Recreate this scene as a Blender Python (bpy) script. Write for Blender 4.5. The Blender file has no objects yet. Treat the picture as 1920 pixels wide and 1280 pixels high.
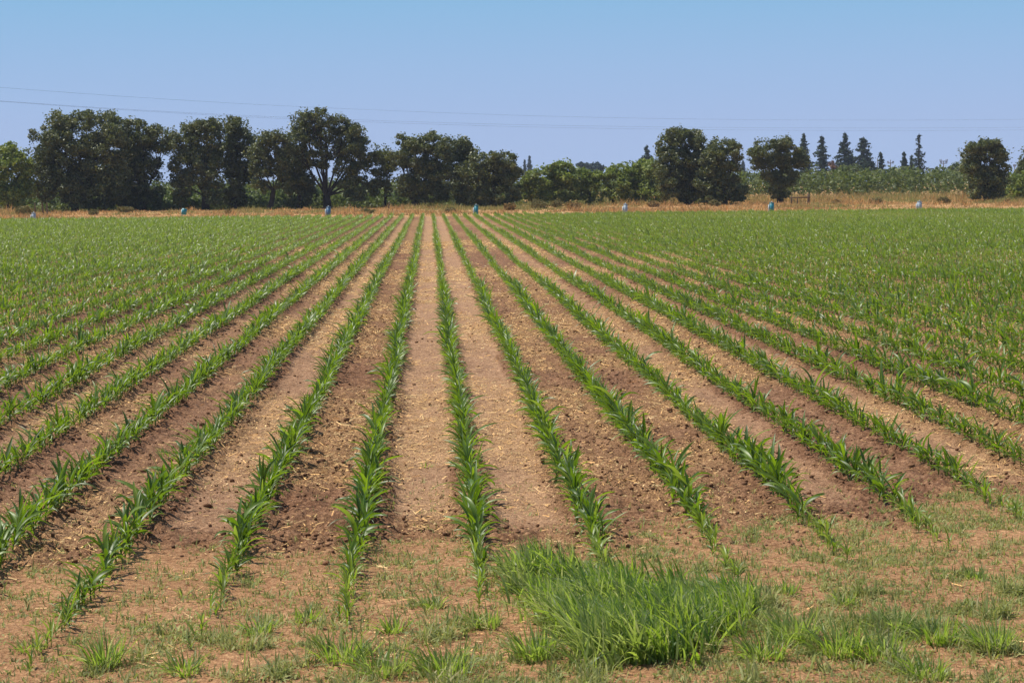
import bpy, math
import numpy as np
from mathutils import Matrix, Vector, Euler

R = math.radians
sc = bpy.context.scene
COL = sc.collection

# ------------------------------------------------------------------ camera
CAMH = 2.38
FPX = 4000.0                       # focal length in photo pixels (1920 wide)
YAW, PITCH, ROLL = R(-2.175), R(4.22), R(-0.58)
cam = bpy.data.cameras.new('camera')
camo = bpy.data.objects.new('camera', cam)
COL.objects.link(camo)
cam.sensor_width = 36.0
cam.lens = 36.0 * FPX / 1920.0
cam.clip_start, cam.clip_end = 0.5, 20000
cam.dof.use_dof = True
cam.dof.focus_distance = 22.0
cam.dof.aperture_fstop = 16.0
CM = Matrix.Rotation(YAW, 3, 'Z') @ Matrix.Rotation(R(90) - PITCH, 3, 'X') @ Matrix.Rotation(ROLL, 3, 'Z')
camo.matrix_world = Matrix.Translation((0, 0, CAMH)) @ CM.to_4x4()
sc.camera = camo
CMN = np.array(CM)

# ------------------------------------------------------------------ sky and sun
SUN_AZ, SUN_EL = R(-68), R(61)      # azimuth clockwise from the row direction (+Y)
w = bpy.data.worlds.new('World'); sc.world = w; w.use_nodes = True
nt = w.node_tree; N = nt.nodes; L = nt.links
for n in list(N): N.remove(n)
out = N.new('ShaderNodeOutputWorld'); bg = N.new('ShaderNodeBackground')
sky = N.new('ShaderNodeTexSky'); sky.sky_type = 'NISHITA'; sky.sun_disc = False
sky.sun_elevation = SUN_EL; sky.sun_rotation = SUN_AZ % (2 * math.pi)
sky.air_density = 1.0; sky.dust_density = 0.6; sky.ozone_density = 2.0
geo = N.new('ShaderNodeTexCoord'); sep = N.new('ShaderNodeSeparateXYZ')
L.new(geo.outputs['Generated'], sep.inputs[0])
ramp = N.new('ShaderNodeValToRGB')          # colour of the low sky by elevation
mr = N.new('ShaderNodeMapRange'); mr.inputs['From Min'].default_value = 0.0; mr.inputs['From Max'].default_value = 0.12
L.new(sep.outputs['Z'], mr.inputs['Value']); L.new(mr.outputs[0], ramp.inputs[0])
e = ramp.color_ramp.elements
e[0].position = 0.0; e[0].color = (0.372, 0.484, 0.735, 1)
e[1].position = 1.0; e[1].color = (0.195, 0.430, 0.675, 1)
for p, c in ((0.25, (0.342, 0.470, 0.728, 1)), (0.45, (0.302, 0.464, 0.715, 1)), (0.72, (0.235, 0.450, 0.690, 1))):
    k = ramp.color_ramp.elements.new(p); k.color = c
mul = N.new('ShaderNodeMix'); mul.data_type = 'RGBA'; mul.blend_type = 'MULTIPLY'; mul.inputs['Factor'].default_value = 1
L.new(ramp.outputs[0], mul.inputs['A']); mul.inputs['B'].default_value = (10, 10, 10, 1)
mr2 = N.new('ShaderNodeMapRange'); mr2.interpolation_type = 'SMOOTHSTEP'
mr2.inputs['From Min'].default_value = 0.11; mr2.inputs['From Max'].default_value = 0.4
L.new(sep.outputs['Z'], mr2.inputs['Value'])
mx = N.new('ShaderNodeMix'); mx.data_type = 'RGBA'
L.new(mr2.outputs[0], mx.inputs['Factor']); L.new(mul.outputs['Result'], mx.inputs['A']); L.new(sky.outputs[0], mx.inputs['B'])
L.new(mx.outputs['Result'], bg.inputs['Color']); bg.inputs['Strength'].default_value = 0.1
L.new(bg.outputs[0], out.inputs[0])

sl = bpy.data.lights.new('sun', 'SUN'); sl.energy = 4.9; sl.angle = R(0.5); sl.color = (1.0, 0.94, 0.82)
so = bpy.data.objects.new('sun', sl); COL.objects.link(so)
sdir = Vector((math.sin(SUN_AZ) * math.cos(SUN_EL), math.cos(SUN_AZ) * math.cos(SUN_EL), math.sin(SUN_EL)))
so.rotation_euler = sdir.to_track_quat('Z', 'Y').to_euler(); so.location = (-40, 40, 80)
sc.view_settings.view_transform = 'Standard'; sc.view_settings.look = 'None'
sc.view_settings.exposure = 0.15; sc.view_settings.gamma = 1.0
sc.cycles.max_bounces = 6; sc.cycles.diffuse_bounces = 3; sc.cycles.glossy_bounces = 2
sc.cycles.transmission_bounces = 3; sc.cycles.transparent_max_bounces = 4; sc.cycles.volume_bounces = 0
sc.cycles.sample_clamp_indirect = 4

# ------------------------------------------------------------------ helpers
rng = np.random.default_rng(7)

def P(px, py, Y):
    """point at depth Y (metres along the rows) that the photo shows at pixel px, py"""
    d = CMN @ np.array([(px - 960) / FPX, (640 - py) / FPX, -1.0])
    t = Y / d[1]
    return np.array([d[0] * t, Y, CAMH + d[2] * t])

def G(px, py):
    """ground point under a photo pixel"""
    d = CMN @ np.array([(px - 960) / FPX, (640 - py) / FPX, -1.0])
    t = -CAMH / d[2]
    return np.array([d[0] * t, d[1] * t, 0.0])

def project(p):
    q = (np.asarray(p) - np.array([0, 0, CAMH])) @ CMN
    return 960 + FPX * q[..., 0] / -q[..., 2], 640 - FPX * q[..., 1] / -q[..., 2], -q[..., 2]

def mesh(name, V, Q=None, T=None, smooth=False, attrs=None):
    me = bpy.data.meshes.new(name)
    V = np.asarray(V, np.float32).reshape(-1, 3)
    idx = []; starts = []; s = 0
    if Q is not None and len(Q):
        Q = np.asarray(Q, np.int32).reshape(-1, 4); idx.append(Q.ravel()); starts.append(s + 4 * np.arange(len(Q))); s += 4 * len(Q)
    if T is not None and len(T):
        T = np.asarray(T, np.int32).reshape(-1, 3); idx.append(T.ravel()); starts.append(s + 3 * np.arange(len(T))); s += 3 * len(T)
    idx = np.concatenate(idx); starts = np.concatenate(starts)
    me.vertices.add(len(V)); me.vertices.foreach_set('co', V.ravel())
    me.loops.add(len(idx)); me.loops.foreach_set('vertex_index', idx.astype(np.int32))
    me.polygons.add(len(starts)); me.polygons.foreach_set('loop_start', starts.astype(np.int32))
    if smooth: me.polygons.foreach_set('use_smooth', np.ones(len(starts), bool))
    if attrs:
        for k, a in attrs.items():
            a = np.asarray(a, np.float32)
            if a.ndim == 2:
                at = me.attributes.new(k, 'FLOAT_COLOR', 'POINT')
                c = np.ones((len(V), 4), np.float32); c[:, :a.shape[1]] = a
                at.data.foreach_set('color', c.ravel())
            else:
                at = me.attributes.new(k, 'FLOAT', 'POINT'); at.data.foreach_set('value', a)
    me.update(calc_edges=True)
    return me

def link(name, me, mat=None, parent=None, loc=None):
    o = bpy.data.objects.new(name, me); COL.objects.link(o)
    if mat is not None and me is not None and not me.materials: me.materials.append(mat)
    if parent is not None: o.parent = parent
    if loc is not None: o.location = loc
    return o

def tag(o, label=None, cat=None, group=None, kind=None):
    for k, v in (('label', label), ('category', cat), ('group', group), ('kind', kind)):
        if v: o[k] = v
    return o

def empty(name, loc, label, cat, group=None):
    o = bpy.data.objects.new(name, None); COL.objects.link(o); o.location = tuple(loc)
    o.empty_display_size = 0.2
    return tag(o, label, cat, group)

def vnoise(x, y, seed=0):
    xi = np.floor(x).astype(np.int64); yi = np.floor(y).astype(np.int64)
    xf = x - xi; yf = y - yi
    def h(a, b):
        n = (a * 374761393 + b * 668265263 + seed * 1442695041) & 0xffffffff
        n = ((n ^ (n >> 13)) * 1274126177) & 0xffffffff
        return ((n ^ (n >> 16)) & 0xffff) / 65535.0
    u = xf * xf * (3 - 2 * xf); v = yf * yf * (3 - 2 * yf)
    return (h(xi, yi) * (1 - u) + h(xi + 1, yi) * u) * (1 - v) + (h(xi, yi + 1) * (1 - u) + h(xi + 1, yi + 1) * u) * v

def sstep(a, b, x):
    t = np.clip((x - a) / (b - a), 0, 1); return t * t * (3 - 2 * t)

# ------------------------------------------------------------------ materials
def newmat(name):
    m = bpy.data.materials.new(name); m.use_nodes = True
    nt = m.node_tree; b = nt.nodes['Principled BSDF']
    return m, nt, b

def noise(nt, scale, detail=3, rough=0.6, vec=None):
    n = nt.nodes.new('ShaderNodeTexNoise'); n.inputs['Scale'].default_value = scale
    n.inputs['Detail'].default_value = detail; n.inputs['Roughness'].default_value = rough
    if vec is not None: nt.links.new(vec, n.inputs['Vector'])
    return n

def ramp_node(nt, fac, stops):
    r = nt.nodes.new('ShaderNodeValToRGB'); nt.links.new(fac, r.inputs[0])
    el = r.color_ramp.elements
    el[0].position, el[0].color = stops[0][0], (*stops[0][1], 1)
    el[1].position, el[1].color = stops[-1][0], (*stops[-1][1], 1)
    for p, c in stops[1:-1]:
        k = el.new(p); k.color = (*c, 1)
    return r.outputs[0]

def mix(nt, fac, a, b, blend='MIX'):
    m = nt.nodes.new('ShaderNodeMix'); m.data_type = 'RGBA'; m.blend_type = blend
    for s, v in (('Factor', fac), ('A', a), ('B', b)):
        if isinstance(v, bpy.types.NodeSocket): nt.links.new(v, m.inputs[s])
        elif isinstance(v, tuple): m.inputs[s].default_value = (*v, 1)
        else: m.inputs[s].default_value = v
    return m.outputs['Result']

def leafmat(name, cols, trans, rough=0.45, spec=0.4, tfac=0.35, scale=1.5, tint=None):
    """cols: dark, mid, light; optional 'tint' attribute mixes towards a second colour (chlorotic yellow for stunted corn)"""
    m, nt, b = newmat(name)
    tc = nt.nodes.new('ShaderNodeTexCoord')
    g = nt.nodes.new('ShaderNodeNewGeometry')
    n1 = noise(nt, scale, 3, 0.65, tc.outputs['Object'])
    c = ramp_node(nt, n1.outputs['Fac'], [(0.3, cols[0]), (0.5, cols[1]), (0.72, cols[2])])
    rv = ramp_node(nt, g.outputs['Random Per Island'], [(0, (0.55, 0.60, 0.6)), (0.5, (1, 1, 1)), (1, (1.55, 1.40, 1.25))])
    c = mix(nt, 1.0, c, rv, 'MULTIPLY')
    tcol = mix(nt, 1.0, trans, rv, 'MULTIPLY')
    if tint is not None:
        a = nt.nodes.new('ShaderNodeAttribute'); a.attribute_name = 'tint'
        c = mix(nt, a.outputs['Fac'], c, tint); tcol = mix(nt, a.outputs['Fac'], tcol, tuple(min(1, v * 1.7) for v in tint))
    nt.links.new(c, b.inputs['Base Color'])
    b.inputs['Roughness'].default_value = rough; b.inputs['Specular IOR Level'].default_value = spec
    tr = nt.nodes.new('ShaderNodeBsdfTranslucent'); nt.links.new(tcol, tr.inputs['Color'])
    ms = nt.nodes.new('ShaderNodeMixShader'); ms.inputs[0].default_value = tfac
    nt.links.new(b.outputs[0], ms.inputs[1]); nt.links.new(tr.outputs[0], ms.inputs[2])
    nt.links.new(ms.outputs[0], nt.nodes['Material Output'].inputs['Surface'])
    return m

M = {}
M['corn'] = leafmat('corn_leaf', ((0.040, 0.092, 0.012), (0.078, 0.152, 0.018), (0.135, 0.225, 0.034)), (0.25, 0.42, 0.014), 0.44, 0.60, 0.38, 3.0, tint=(0.34, 0.40, 0.07))
M['stem'] = leafmat('corn_stem', ((0.11, 0.16, 0.04), (0.15, 0.20, 0.05), (0.22, 0.23, 0.08)), (0.2, 0.3, 0.04), 0.5, 0.4, 0.1, 4.0)
M['grass'] = leafmat('grass_blade', ((0.042, 0.095, 0.022), (0.080, 0.155, 0.032), (0.15, 0.24, 0.07)), (0.34, 0.52, 0.030), 0.45, 0.42, 0.48, 2.0, tint=(0.38, 0.40, 0.14))
M['weed'] = leafmat('weed_leaf', ((0.12, 0.18, 0.04), (0.20, 0.26, 0.07), (0.34, 0.36, 0.14)), (0.36, 0.44, 0.08), 0.6, 0.3, 0.3, 1.2, tint=(0.46, 0.40, 0.20))
M['dry'] = leafmat('dry_grass_blade', ((0.22, 0.13, 0.065), (0.44, 0.265, 0.125), (0.64, 0.43, 0.21)), (0.55, 0.35, 0.15), 0.8, 0.15, 0.25, 0.35, tint=(0.20, 0.21, 0.07))
M['oak'] = leafmat('oak_leaf', ((0.045, 0.062, 0.022), (0.100, 0.125, 0.044), (0.215, 0.24, 0.095)), (0.16, 0.19, 0.028), 0.5, 0.5, 0.24, 1.1, tint=(0.12, 0.085, 0.03))
M['orchard'] = leafmat('orchard_leaf', ((0.06, 0.085, 0.026), (0.105, 0.140, 0.042), (0.18, 0.22, 0.08)), (0.15, 0.22, 0.035), 0.55, 0.35, 0.28, 1.0)
M['walnut'] = leafmat('walnut_leaf', ((0.10, 0.140, 0.035), (0.175, 0.225, 0.058), (0.30, 0.35, 0.11)), (0.28, 0.37, 0.05), 0.55, 0.35, 0.28, 1.0)
M['conifer'] = leafmat('conifer_needles', ((0.022, 0.040, 0.026), (0.038, 0.066, 0.038), (0.065, 0.095, 0.050)), (0.03, 0.06, 0.02), 0.7, 0.2, 0.1, 0.25)
M['hazeblue'] = leafmat('haze_tinted_leaf', ((0.045, 0.08, 0.085), (0.06, 0.10, 0.10), (0.08, 0.13, 0.12)), (0.05, 0.09, 0.05), 0.7, 0.2, 0.1, 0.25)  # distance haze put into the leaf colour as a bluish tint
M['rust'] = leafmat('dying_leaf', ((0.11, 0.08, 0.055), (0.18, 0.115, 0.08), (0.26, 0.17, 0.12)), (0.2, 0.1, 0.05), 0.7, 0.2, 0.1, 0.3)

def plain(name, col, rough=0.8, spec=0.3, nscale=6.0, var=0.35, metallic=0.0):
    m, nt, b = newmat(name)
    tc = nt.nodes.new('ShaderNodeTexCoord'); n = noise(nt, nscale, 5, 0.65, tc.outputs['Object'])
    c = ramp_node(nt, n.outputs['Fac'], [(0.25, tuple(v * (1 - var) for v in col)), (0.5, col), (0.78, tuple(min(1, v * (1 + var)) for v in col))])
    nt.links.new(c, b.inputs['Base Color']); b.inputs['Roughness'].default_value = rough
    b.inputs['Specular IOR Level'].default_value = spec; b.inputs['Metallic'].default_value = metallic
    bp = nt.nodes.new('ShaderNodeBump'); bp.inputs['Strength'].default_value = 0.4
    nt.links.new(n.outputs['Fac'], bp.inputs['Height']); nt.links.new(bp.outputs[0], b.inputs['Normal'])
    return m
M['bark'] = plain('bark', (0.040, 0.032, 0.027), 0.9, 0.2, 4.0, 0.5)
M['post'] = plain('weathered_wood', (0.13, 0.09, 0.06), 0.9, 0.2, 5.0)
M['polewood'] = plain('pole_wood', (0.16, 0.15, 0.16), 0.9, 0.2, 1.0)
M['clod'] = plain('soil_clod', (0.19, 0.100, 0.056), 0.95, 0.15, 5.0, 0.5)
M['wire'] = plain('cable', (0.10, 0.10, 0.12), 0.6, 0.3, 1.0, 0.1)
M['teal'] = plain('teal_plastic', (0.015, 0.20, 0.26), 0.4, 0.5, 6.0, 0.25)
M['paleplastic'] = plain('pale_plastic', (0.50, 0.54, 0.56), 0.5, 0.4, 6.0, 0.15)
M['blueplastic'] = plain('blue_plastic', (0.06, 0.15, 0.28), 0.45, 0.5, 6.0, 0.25)
M['greyplastic'] = plain('grey_plastic', (0.30, 0.38, 0.46), 0.5, 0.4, 6.0, 0.2)
M['strawbit'] = leafmat('straw_bit', ((0.48, 0.28, 0.11), (0.68, 0.44, 0.19), (0.88, 0.68, 0.38)), (0.5, 0.33, 0.15), 0.75, 0.25, 0.1, 2.0)

# ------------------------------------------------------------------ the field: layout functions
ROW0, RS = 0.285, 0.762
SOIL_END = 161.5
# how firmly each inter-row strip is packed (index k = strip between row k-1 and row k)
PACK = {-4: .35, -3: .30, -2: .75, -1: 0.05, 0: 0.95, 1: 0.95, 2: 0.10, 3: 0.10, 4: .65, 5: .25, 6: 0.75, 7: 0.15, 8: .3, 9: .7, -5: .6, -6: .2, -7: .75, -8: .2}
def pack_of(k):
    k = np.asarray(k); o = np.full(k.shape, 0.4)
    for kk, v in PACK.items(): o = np.where(k == kk, v, o)
    far = (k < -8) | (k > 9)
    o = np.where(far, 0.3 + 0.4 * ((k * 7919) % 5 == 0), o)
    return o
def row_end(X):
    """where the sown rows start, seen from the track"""
    return 11.3 + 0.55 * np.clip(X + 0.5, -3, 8) + 0.9 * sstep(-1.5, -3.2, X) * -1
def soil_start(X):
    return 14.0 + 0.33 * X + 0.7 * (vnoise(X * 1.3, X * 0 + 3.3, 4) - 0.5) * 2
def strip(X):
    u = (X - ROW0) / RS
    k = np.floor(u).astype(int) + 1
    return k, u - np.floor(u)            # strip index, 0..1 across the strip
def masks(X, Y):
    k, u = strip(X)
    c = np.sin(np.pi * np.clip(u, 0, 1))                      # 0 at rows, 1 mid strip
    pk = pack_of(k)
    wob = (vnoise(X * 3, Y * 1.2, 11) - 0.5) * 0.3 + (vnoise(X * .9, Y * .35, 12) - .5) * .35
    pack = pk * sstep(0.32, 0.72, c + wob) * sstep(.2, 1.6, Y - soil_start(X))
    fld = sstep(-0.5, 0.6, Y - soil_start(X) + (vnoise(X * 2.5, Y * 2.5, 5) - .5) * 1.2) * (1 - sstep(SOIL_END - 1, SOIL_END + 1, Y))
    straw = sstep(0.42, 0.78, vnoise(X * 0.8 + 9, Y * 0.22, 21) * 0.6 + vnoise(X * 2.2, Y * 0.8, 22) * 0.4 + 0.10 * sstep(18, 50, Y) + .06 * (k <= 0))
    return k, u, c, pack, fld, straw
def hgt(X, Y, fine=True):
    k, u, c, pack, fld, straw = masks(X, Y)
    z = 0.03 * (vnoise(X * .35, Y * .2, 31) - .5)
    z = z + fld * (0.022 * (1 - c) - 0.034 * pack)
    if fine:
        loose = fld * (1 - 0.9 * pack)
        amp = 0.018 * (1 - fld) + 0.062 * loose + 0.012 * fld
        f = vnoise(X * 9, Y * 9, 41) * 0.55 + vnoise(X * 21, Y * 21, 42) * 0.3 + vnoise(X * 47, Y * 47, 43) * 0.2
        z = z + amp * (f - 0.5) * 1.6
        ph = Y / 0.17 + 1.2 * (u - .5) ** 2 * 4 + 1.5 * vnoise(X * 0, Y * .5, 44)      # tyre lug prints across the packed strips
        z = z + fld * pack * 0.010 * (np.sin(2 * np.pi * ph) > 0.2) * sstep(.45, .6, vnoise(X * .6, Y * .35, 45) + .2)
    return z

# ------------------------------------------------------------------ ground sheet
def ground():
    Ys = [-60, -10, 3, 7]
    y = 8.6
    while y < 235: Ys.append(y); y *= 1.0033 if y < 60 else 1.006
    for y in (245, 270, 320, 420, 600, 1000, 1800): Ys.append(y)
    Ys = np.array(Ys)
    nu = 1250
    u = np.linspace(-1, 1, nu)
    fine = np.interp(Ys, [7, 8.6, 235, 1800], [7.5, 7.8, 80, 450])
    X = np.tan(R(2.175)) * Ys[:, None].clip(0, 400) + u[None, :] * fine[:, None]
    ext = np.array([-1500., -900., -500., -160.])[None, :] * np.where(np.arange(4)[None, :] == 0, 1, np.maximum(1, Ys[:, None] / 1400))
    left = np.minimum(ext, X[:, :1] - 3); right = np.maximum(-ext[:, ::-1], X[:, -1:] + 3)
    X = np.concatenate([left, X, right], 1)
    Y = np.repeat(Ys[:, None], X.shape[1], 1)
    Z = hgt(X, Y)
    fade = 1 - sstep(150, 240, Y)
    inside = np.zeros_like(X); inside[:, 4:-4] = 1
    Z = Z * fade * np.where(inside > 0, 1, 0)
    k, uu, c, pack, fld, straw = masks(X, Y)
    dryz = sstep(SOIL_END - 1, SOIL_END + .5, Y) 
    nr, nc = X.shape
    V = np.stack([X, Y, Z], -1).reshape(-1, 3)
    i = (np.arange(nr - 1)[:, None] * nc + np.arange(nc - 1)[None, :]).ravel()
    Q = np.stack([i, i + 1, i + nc + 1, i + nc], 1)
    att = np.stack([fld * pack, fld, straw], -1)
    att[:, :5] = (.3, 1, .35); att[:, -5:] = (.3, 1, .35); att[:, :5, 1] = att[:, -5:, 1] = fld[:, 5:6]
    att = att.reshape(-1, 3)
    me = mesh('ground', V, Q, smooth=True, attrs={'zone': att, 'dryz': dryz.ravel()})
    m, nt, b = newmat('field_soil')
    tc = nt.nodes.new('ShaderNodeTexCoord'); ob = tc.outputs['Object']
    a = nt.nodes.new('ShaderNodeAttribute'); a.attribute_name = 'zone'
    s = nt.nodes.new('ShaderNodeSeparateColor'); nt.links.new(a.outputs['Color'], s.inputs[0])
    d = nt.nodes.new('ShaderNodeAttribute'); d.attribute_name = 'dryz'
    nA = noise(nt, 26, 5, 0.7, ob); nB = noise(nt, 1.3, 4, 0.6, ob); nC = noise(nt, 90, 3, 0.6, ob)
    loose = ramp_node(nt, nA.outputs['Fac'], [(0.32, (0.062, 0.027, 0.014)), (0.5, (0.195, 0.097, 0.054)), (0.68, (0.39, 0.222, 0.130))])
    packd = ramp_node(nt, nA.outputs['Fac'], [(0.32, (0.20, 0.106, 0.062)), (0.5, (0.37, 0.218, 0.132)), (0.68, (0.53, 0.34, 0.21))])
    apron = ramp_node(nt, nA.outputs['Fac'], [(0.32, (0.19, 0.088, 0.040)), (0.5, (0.38, 0.205, 0.104)), (0.68, (0.56, 0.34, 0.18))])
    big = ramp_node(nt, nB.outputs['Fac'], [(0.3, (0.80, 0.78, 0.76)), (0.7, (1.12, 1.12, 1.12))])
    strawc = ramp_node(nt, nC.outputs['Fac'], [(0.40, (0.20, 0.105, 0.048)), (0.53, (0.46, 0.28, 0.12)), (0.66, (0.74, 0.52, 0.26))])
    col = mix(nt, s.outputs['Red'], loose, packd)
    mm = nt.nodes.new('ShaderNodeMath'); mm.operation = 'MULTIPLY'; mm.inputs[1].default_value = 0.34
    nt.links.new(s.outputs['Blue'], mm.inputs[0])
    col = mix(nt, mm.outputs[0], col, strawc)
    col = mix(nt, s.outputs['Green'], apron, col)
    nD = noise(nt, .25, 6, 0.7, ob)
    dry = ramp_node(nt, nD.outputs['Fac'], [(0.3, (0.30, 0.17, 0.075)), (0.5, (0.50, 0.29, 0.13)), (0.7, (0.62, 0.40, 0.19))])
    col = mix(nt, d.outputs['Fac'], col, dry)
    grit = ramp_node(nt, nC.outputs['Fac'], [(0.34, (0.62, 0.60, 0.58)), (0.5, (1, 1, 1)), (0.66, (1.40, 1.38, 1.34))])
    col = mix(nt, 1.0, col, grit, 'MULTIPLY')
    col = mix(nt, 1.0, col, big, 'MULTIPLY')
    nt.links.new(col, b.inputs['Base Color']); b.inputs['Roughness'].default_value = 0.95; b.inputs['Specular IOR Level'].default_value = 0.15
    bp = nt.nodes.new('ShaderNodeBump'); bp.inputs['Strength'].default_value = 1.0; bp.inputs['Distance'].default_value = 0.03
    nt.links.new(nA.outputs['Fac'], bp.inputs['Height']); nt.links.new(bp.outputs[0], b.inputs['Normal'])
    o = link('ground', me, m); tag(o, kind='structure')
ground()

def in_view(X, Y, margin=1.5):
    xc = np.tan(R(2.175)) * Y
    return np.abs(X - xc) < 0.245 * Y + margin

# ------------------------------------------------------------------ clods and straw (stuff)
def clods():
    n = 130000
    Y = 12 + (60 - 12) * rng.random(n) ** 1.7; X = np.tan(R(2.175)) * Y + (rng.random(n) * 2 - 1) * (0.245 * Y + 4.0)
    k, u, c, pack, fld, straw = masks(X, Y)
    keep = rng.random(n) < fld * (1 - 0.93 * pack) * (0.35 + 0.65 * sstep(.35, .7, vnoise(X * 1.5, Y * 1.5, 71)))
    X, Y = X[keep], Y[keep]; n = len(X)
    ph = (1 + 5 ** .5) / 2
    iv = np.array([(-1, ph, 0), (1, ph, 0), (-1, -ph, 0), (1, -ph, 0), (0, -1, ph), (0, 1, ph), (0, -1, -ph), (0, 1, -ph), (ph, 0, -1), (ph, 0, 1), (-ph, 0, -1), (-ph, 0, 1)]) / 1.9
    it = np.array([(0, 11, 5), (0, 5, 1), (0, 1, 7), (0, 7, 10), (0, 10, 11), (1, 5, 9), (5, 11, 4), (11, 10, 2), (10, 7, 6), (7, 1, 8), (3, 9, 4), (3, 4, 2), (3, 2, 6), (3, 6, 8), (3, 8, 9), (4, 9, 5), (2, 4, 11), (6, 2, 10), (8, 6, 7), (9, 8, 1)])
    r = 0.004 + 0.015 * rng.random(n) ** 3 + 0.016 * (rng.random(n) > .985)
    S = r[:, None, None] * (0.65 + 0.7 * rng.random((n, 12, 1))) * np.stack([0.8 + .6 * rng.random(n), 0.8 + .6 * rng.random(n), .6 + .4 * rng.random(n)], -1)[:, None, :]
    V = iv[None] * S; V[..., 0] += X[:, None]; V[..., 1] += Y[:, None]; V[..., 2] += (hgt(X, Y) + r * .35)[:, None]
    T = it[None] + 12 * np.arange(n)[:, None, None]
    o = link('soil_clods', mesh('soil_clods', V, T=T), M['clod'])
    tag(o, 'loose brown soil clods lying between the corn rows', 'soil clods', kind='stuff')
clods()

def straw():
    n = 880000
    Y = 10.5 + (90 - 10.5) * rng.random(n) ** 1.45; X = np.tan(R(2.175)) * Y + (rng.random(n) * 2 - 1) * (0.245 * Y + 4.0)
    k, u, c, pack, fld, st = masks(X, Y)
    keep = rng.random(n) < (0.05 + 0.95 * st ** 1.3) * (0.12 + 0.88 * fld) * (0.35 + .65 * c) * (0.55 + .35 * sstep(18, 34, Y))
    X, Y = X[keep], Y[keep]; n = len(X)
    ln = (0.006 + 0.040 * rng.random(n) ** 5) * (1 + Y / 90); wd = (0.0014 + .0024 * rng.random(n)) * (1 + Y / 32)
    a = rng.random(n) * np.pi; ti = (rng.random(n) - .4) * .5; ro = rng.random(n) * 1.2 - .6
    d = np.stack([np.cos(a) * np.cos(ti), np.sin(a) * np.cos(ti), np.sin(ti)], -1) * ln[:, None]
    s = np.stack([-np.sin(a) * np.cos(ro), np.cos(a) * np.cos(ro), np.sin(ro)], -1) * wd[:, None]
    p = np.stack([X, Y, hgt(X, Y) + 0.012 + np.abs(d[:, 2]) * .6], -1)
    V = np.stack([p - d - s, p + d - s * .6, p + d + s * .6, p - d + s], 1)
    o = link('straw', mesh('straw', V, np.arange(4 * n).reshape(-1, 4)), M['strawbit'])
    tag(o, 'pale broken straw littering the soil between the corn rows', 'straw', kind='stuff')
straw()

# ------------------------------------------------------------------ blades: corn leaves, grass, weeds
def blades(base, az, length, width, el0, bend, K=4, cols=3, wind=(0, 0), prof='corn', fold=0.35, tint=None):
    """n curved tapering blades; returns V, Q, tint per vertex"""
    n = len(az); t = np.linspace(0, 1, K + 1)
    el = el0[:, None] - bend[:, None] * t[None, :] ** 1.4
    ca, sa = np.cos(az)[:, None], np.sin(az)[:, None]
    step = length[:, None] / K
    elm = (el[:, 1:] + el[:, :-1]) / 2
    dh = np.concatenate([np.zeros((n, 1)), np.cumsum(np.cos(elm) * step, 1)], 1)
    dz = np.concatenate([np.zeros((n, 1)), np.cumsum(np.sin(elm) * step, 1)], 1)
    C = np.stack([base[:, None, 0] + ca * dh + wind[0] * length[:, None] * t ** 2, base[:, None, 1] + sa * dh + wind[1] * length[:, None] * t ** 2, base[:, None, 2] + dz], -1)
    if prof == 'corn': wp = np.interp(t, [0, .12, .4, .7, .9, 1], [.55, .8, 1, .75, .35, .03])
    else: wp = np.interp(t, [0, .3, .7, 1], [.8, 1, .7, .05])
    side = np.stack([-sa + 0 * t, ca + 0 * t, 0 * t + 0 * sa], -1)
    tw = (rng.random(n) - .5)[:, None] * 2.6 * t
    up = np.stack([-np.sin(el) * ca, -np.sin(el) * sa, np.cos(el)], -1)
    sd = side * np.cos(tw)[..., None] + up * np.sin(tw)[..., None]
    W = (width[:, None] * wp / 2)[..., None]
    if cols == 3:
        V = np.stack([C - sd * W + up * W * fold, C, C + sd * W + up * W * fold], 2)
    else:
        V = np.stack([C - sd * W, C + sd * W], 2)
    m = cols * (K + 1)
    q = []
    for j in range(K):
        for c in range(cols - 1):
            a = j * cols + c; q.append((a, a + 1, a + cols + 1, a + cols))
    Q = np.array(q)[None] + m * np.arange(n)[:, None, None]
    tt = np.zeros((n, m)) if tint is None else np.repeat(tint[:, None], m, 1) * np.ones((n, m))
    return V.reshape(-1, 3), Q.reshape(-1, 4), tt.ravel()

def corn_leaves(pos, scale, yel, nl=8, K=4, cols=3, wmul=1.0, plane=None):
    """leaves of many plants at once; pos (n,3)"""
    n = len(pos)
    if plane is None: plane = rng.random(n) * np.pi
    pl = plane + 0 * scale
    base, az, ln, wd, e0, bd, tn = [], [], [], [], [], [], []
    for i in range(nl):
        f = i / (nl - 1)
        a = pl + (i % 2) * np.pi + (rng.random(n) - .5) * 1.7
        hz = (0.02 + 0.13 * f) * scale
        base.append(pos + np.stack([0 * hz, 0 * hz, hz], -1)); az.append(a)
        L_ = np.interp(f, [0, .35, .7, 1], [.12, .28, .37, .26]) * scale * (0.6 + .7 * rng.random(n))
        ln.append(L_); wd.append(np.interp(f, [0, .4, .8, 1], [.019, .036, .042, .028]) * scale * wmul * (.68 + .5 * rng.random(n)))
        e0.append(np.interp(f, [0, .5, 1], [.75, 1.05, 1.36]) + (rng.random(n) - .5) * .6)
        bd.append(np.interp(f, [0, .5, 1], [1.1, 1.35, .75]) * (0.25 + 1.4 * rng.random(n)))
        tn.append(np.clip(yel + (i == 0) * .45 * (rng.random(n) < .5) + (rng.random(n) < .03) * .3, 0, 1))
    cat = lambda a: np.concatenate(a)
    return blades(cat(base), cat(az), cat(ln), cat(wd), cat(e0), cat(bd), K, cols, (-0.10, 0.04), 'corn', 0.45, cat(tn))

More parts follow.
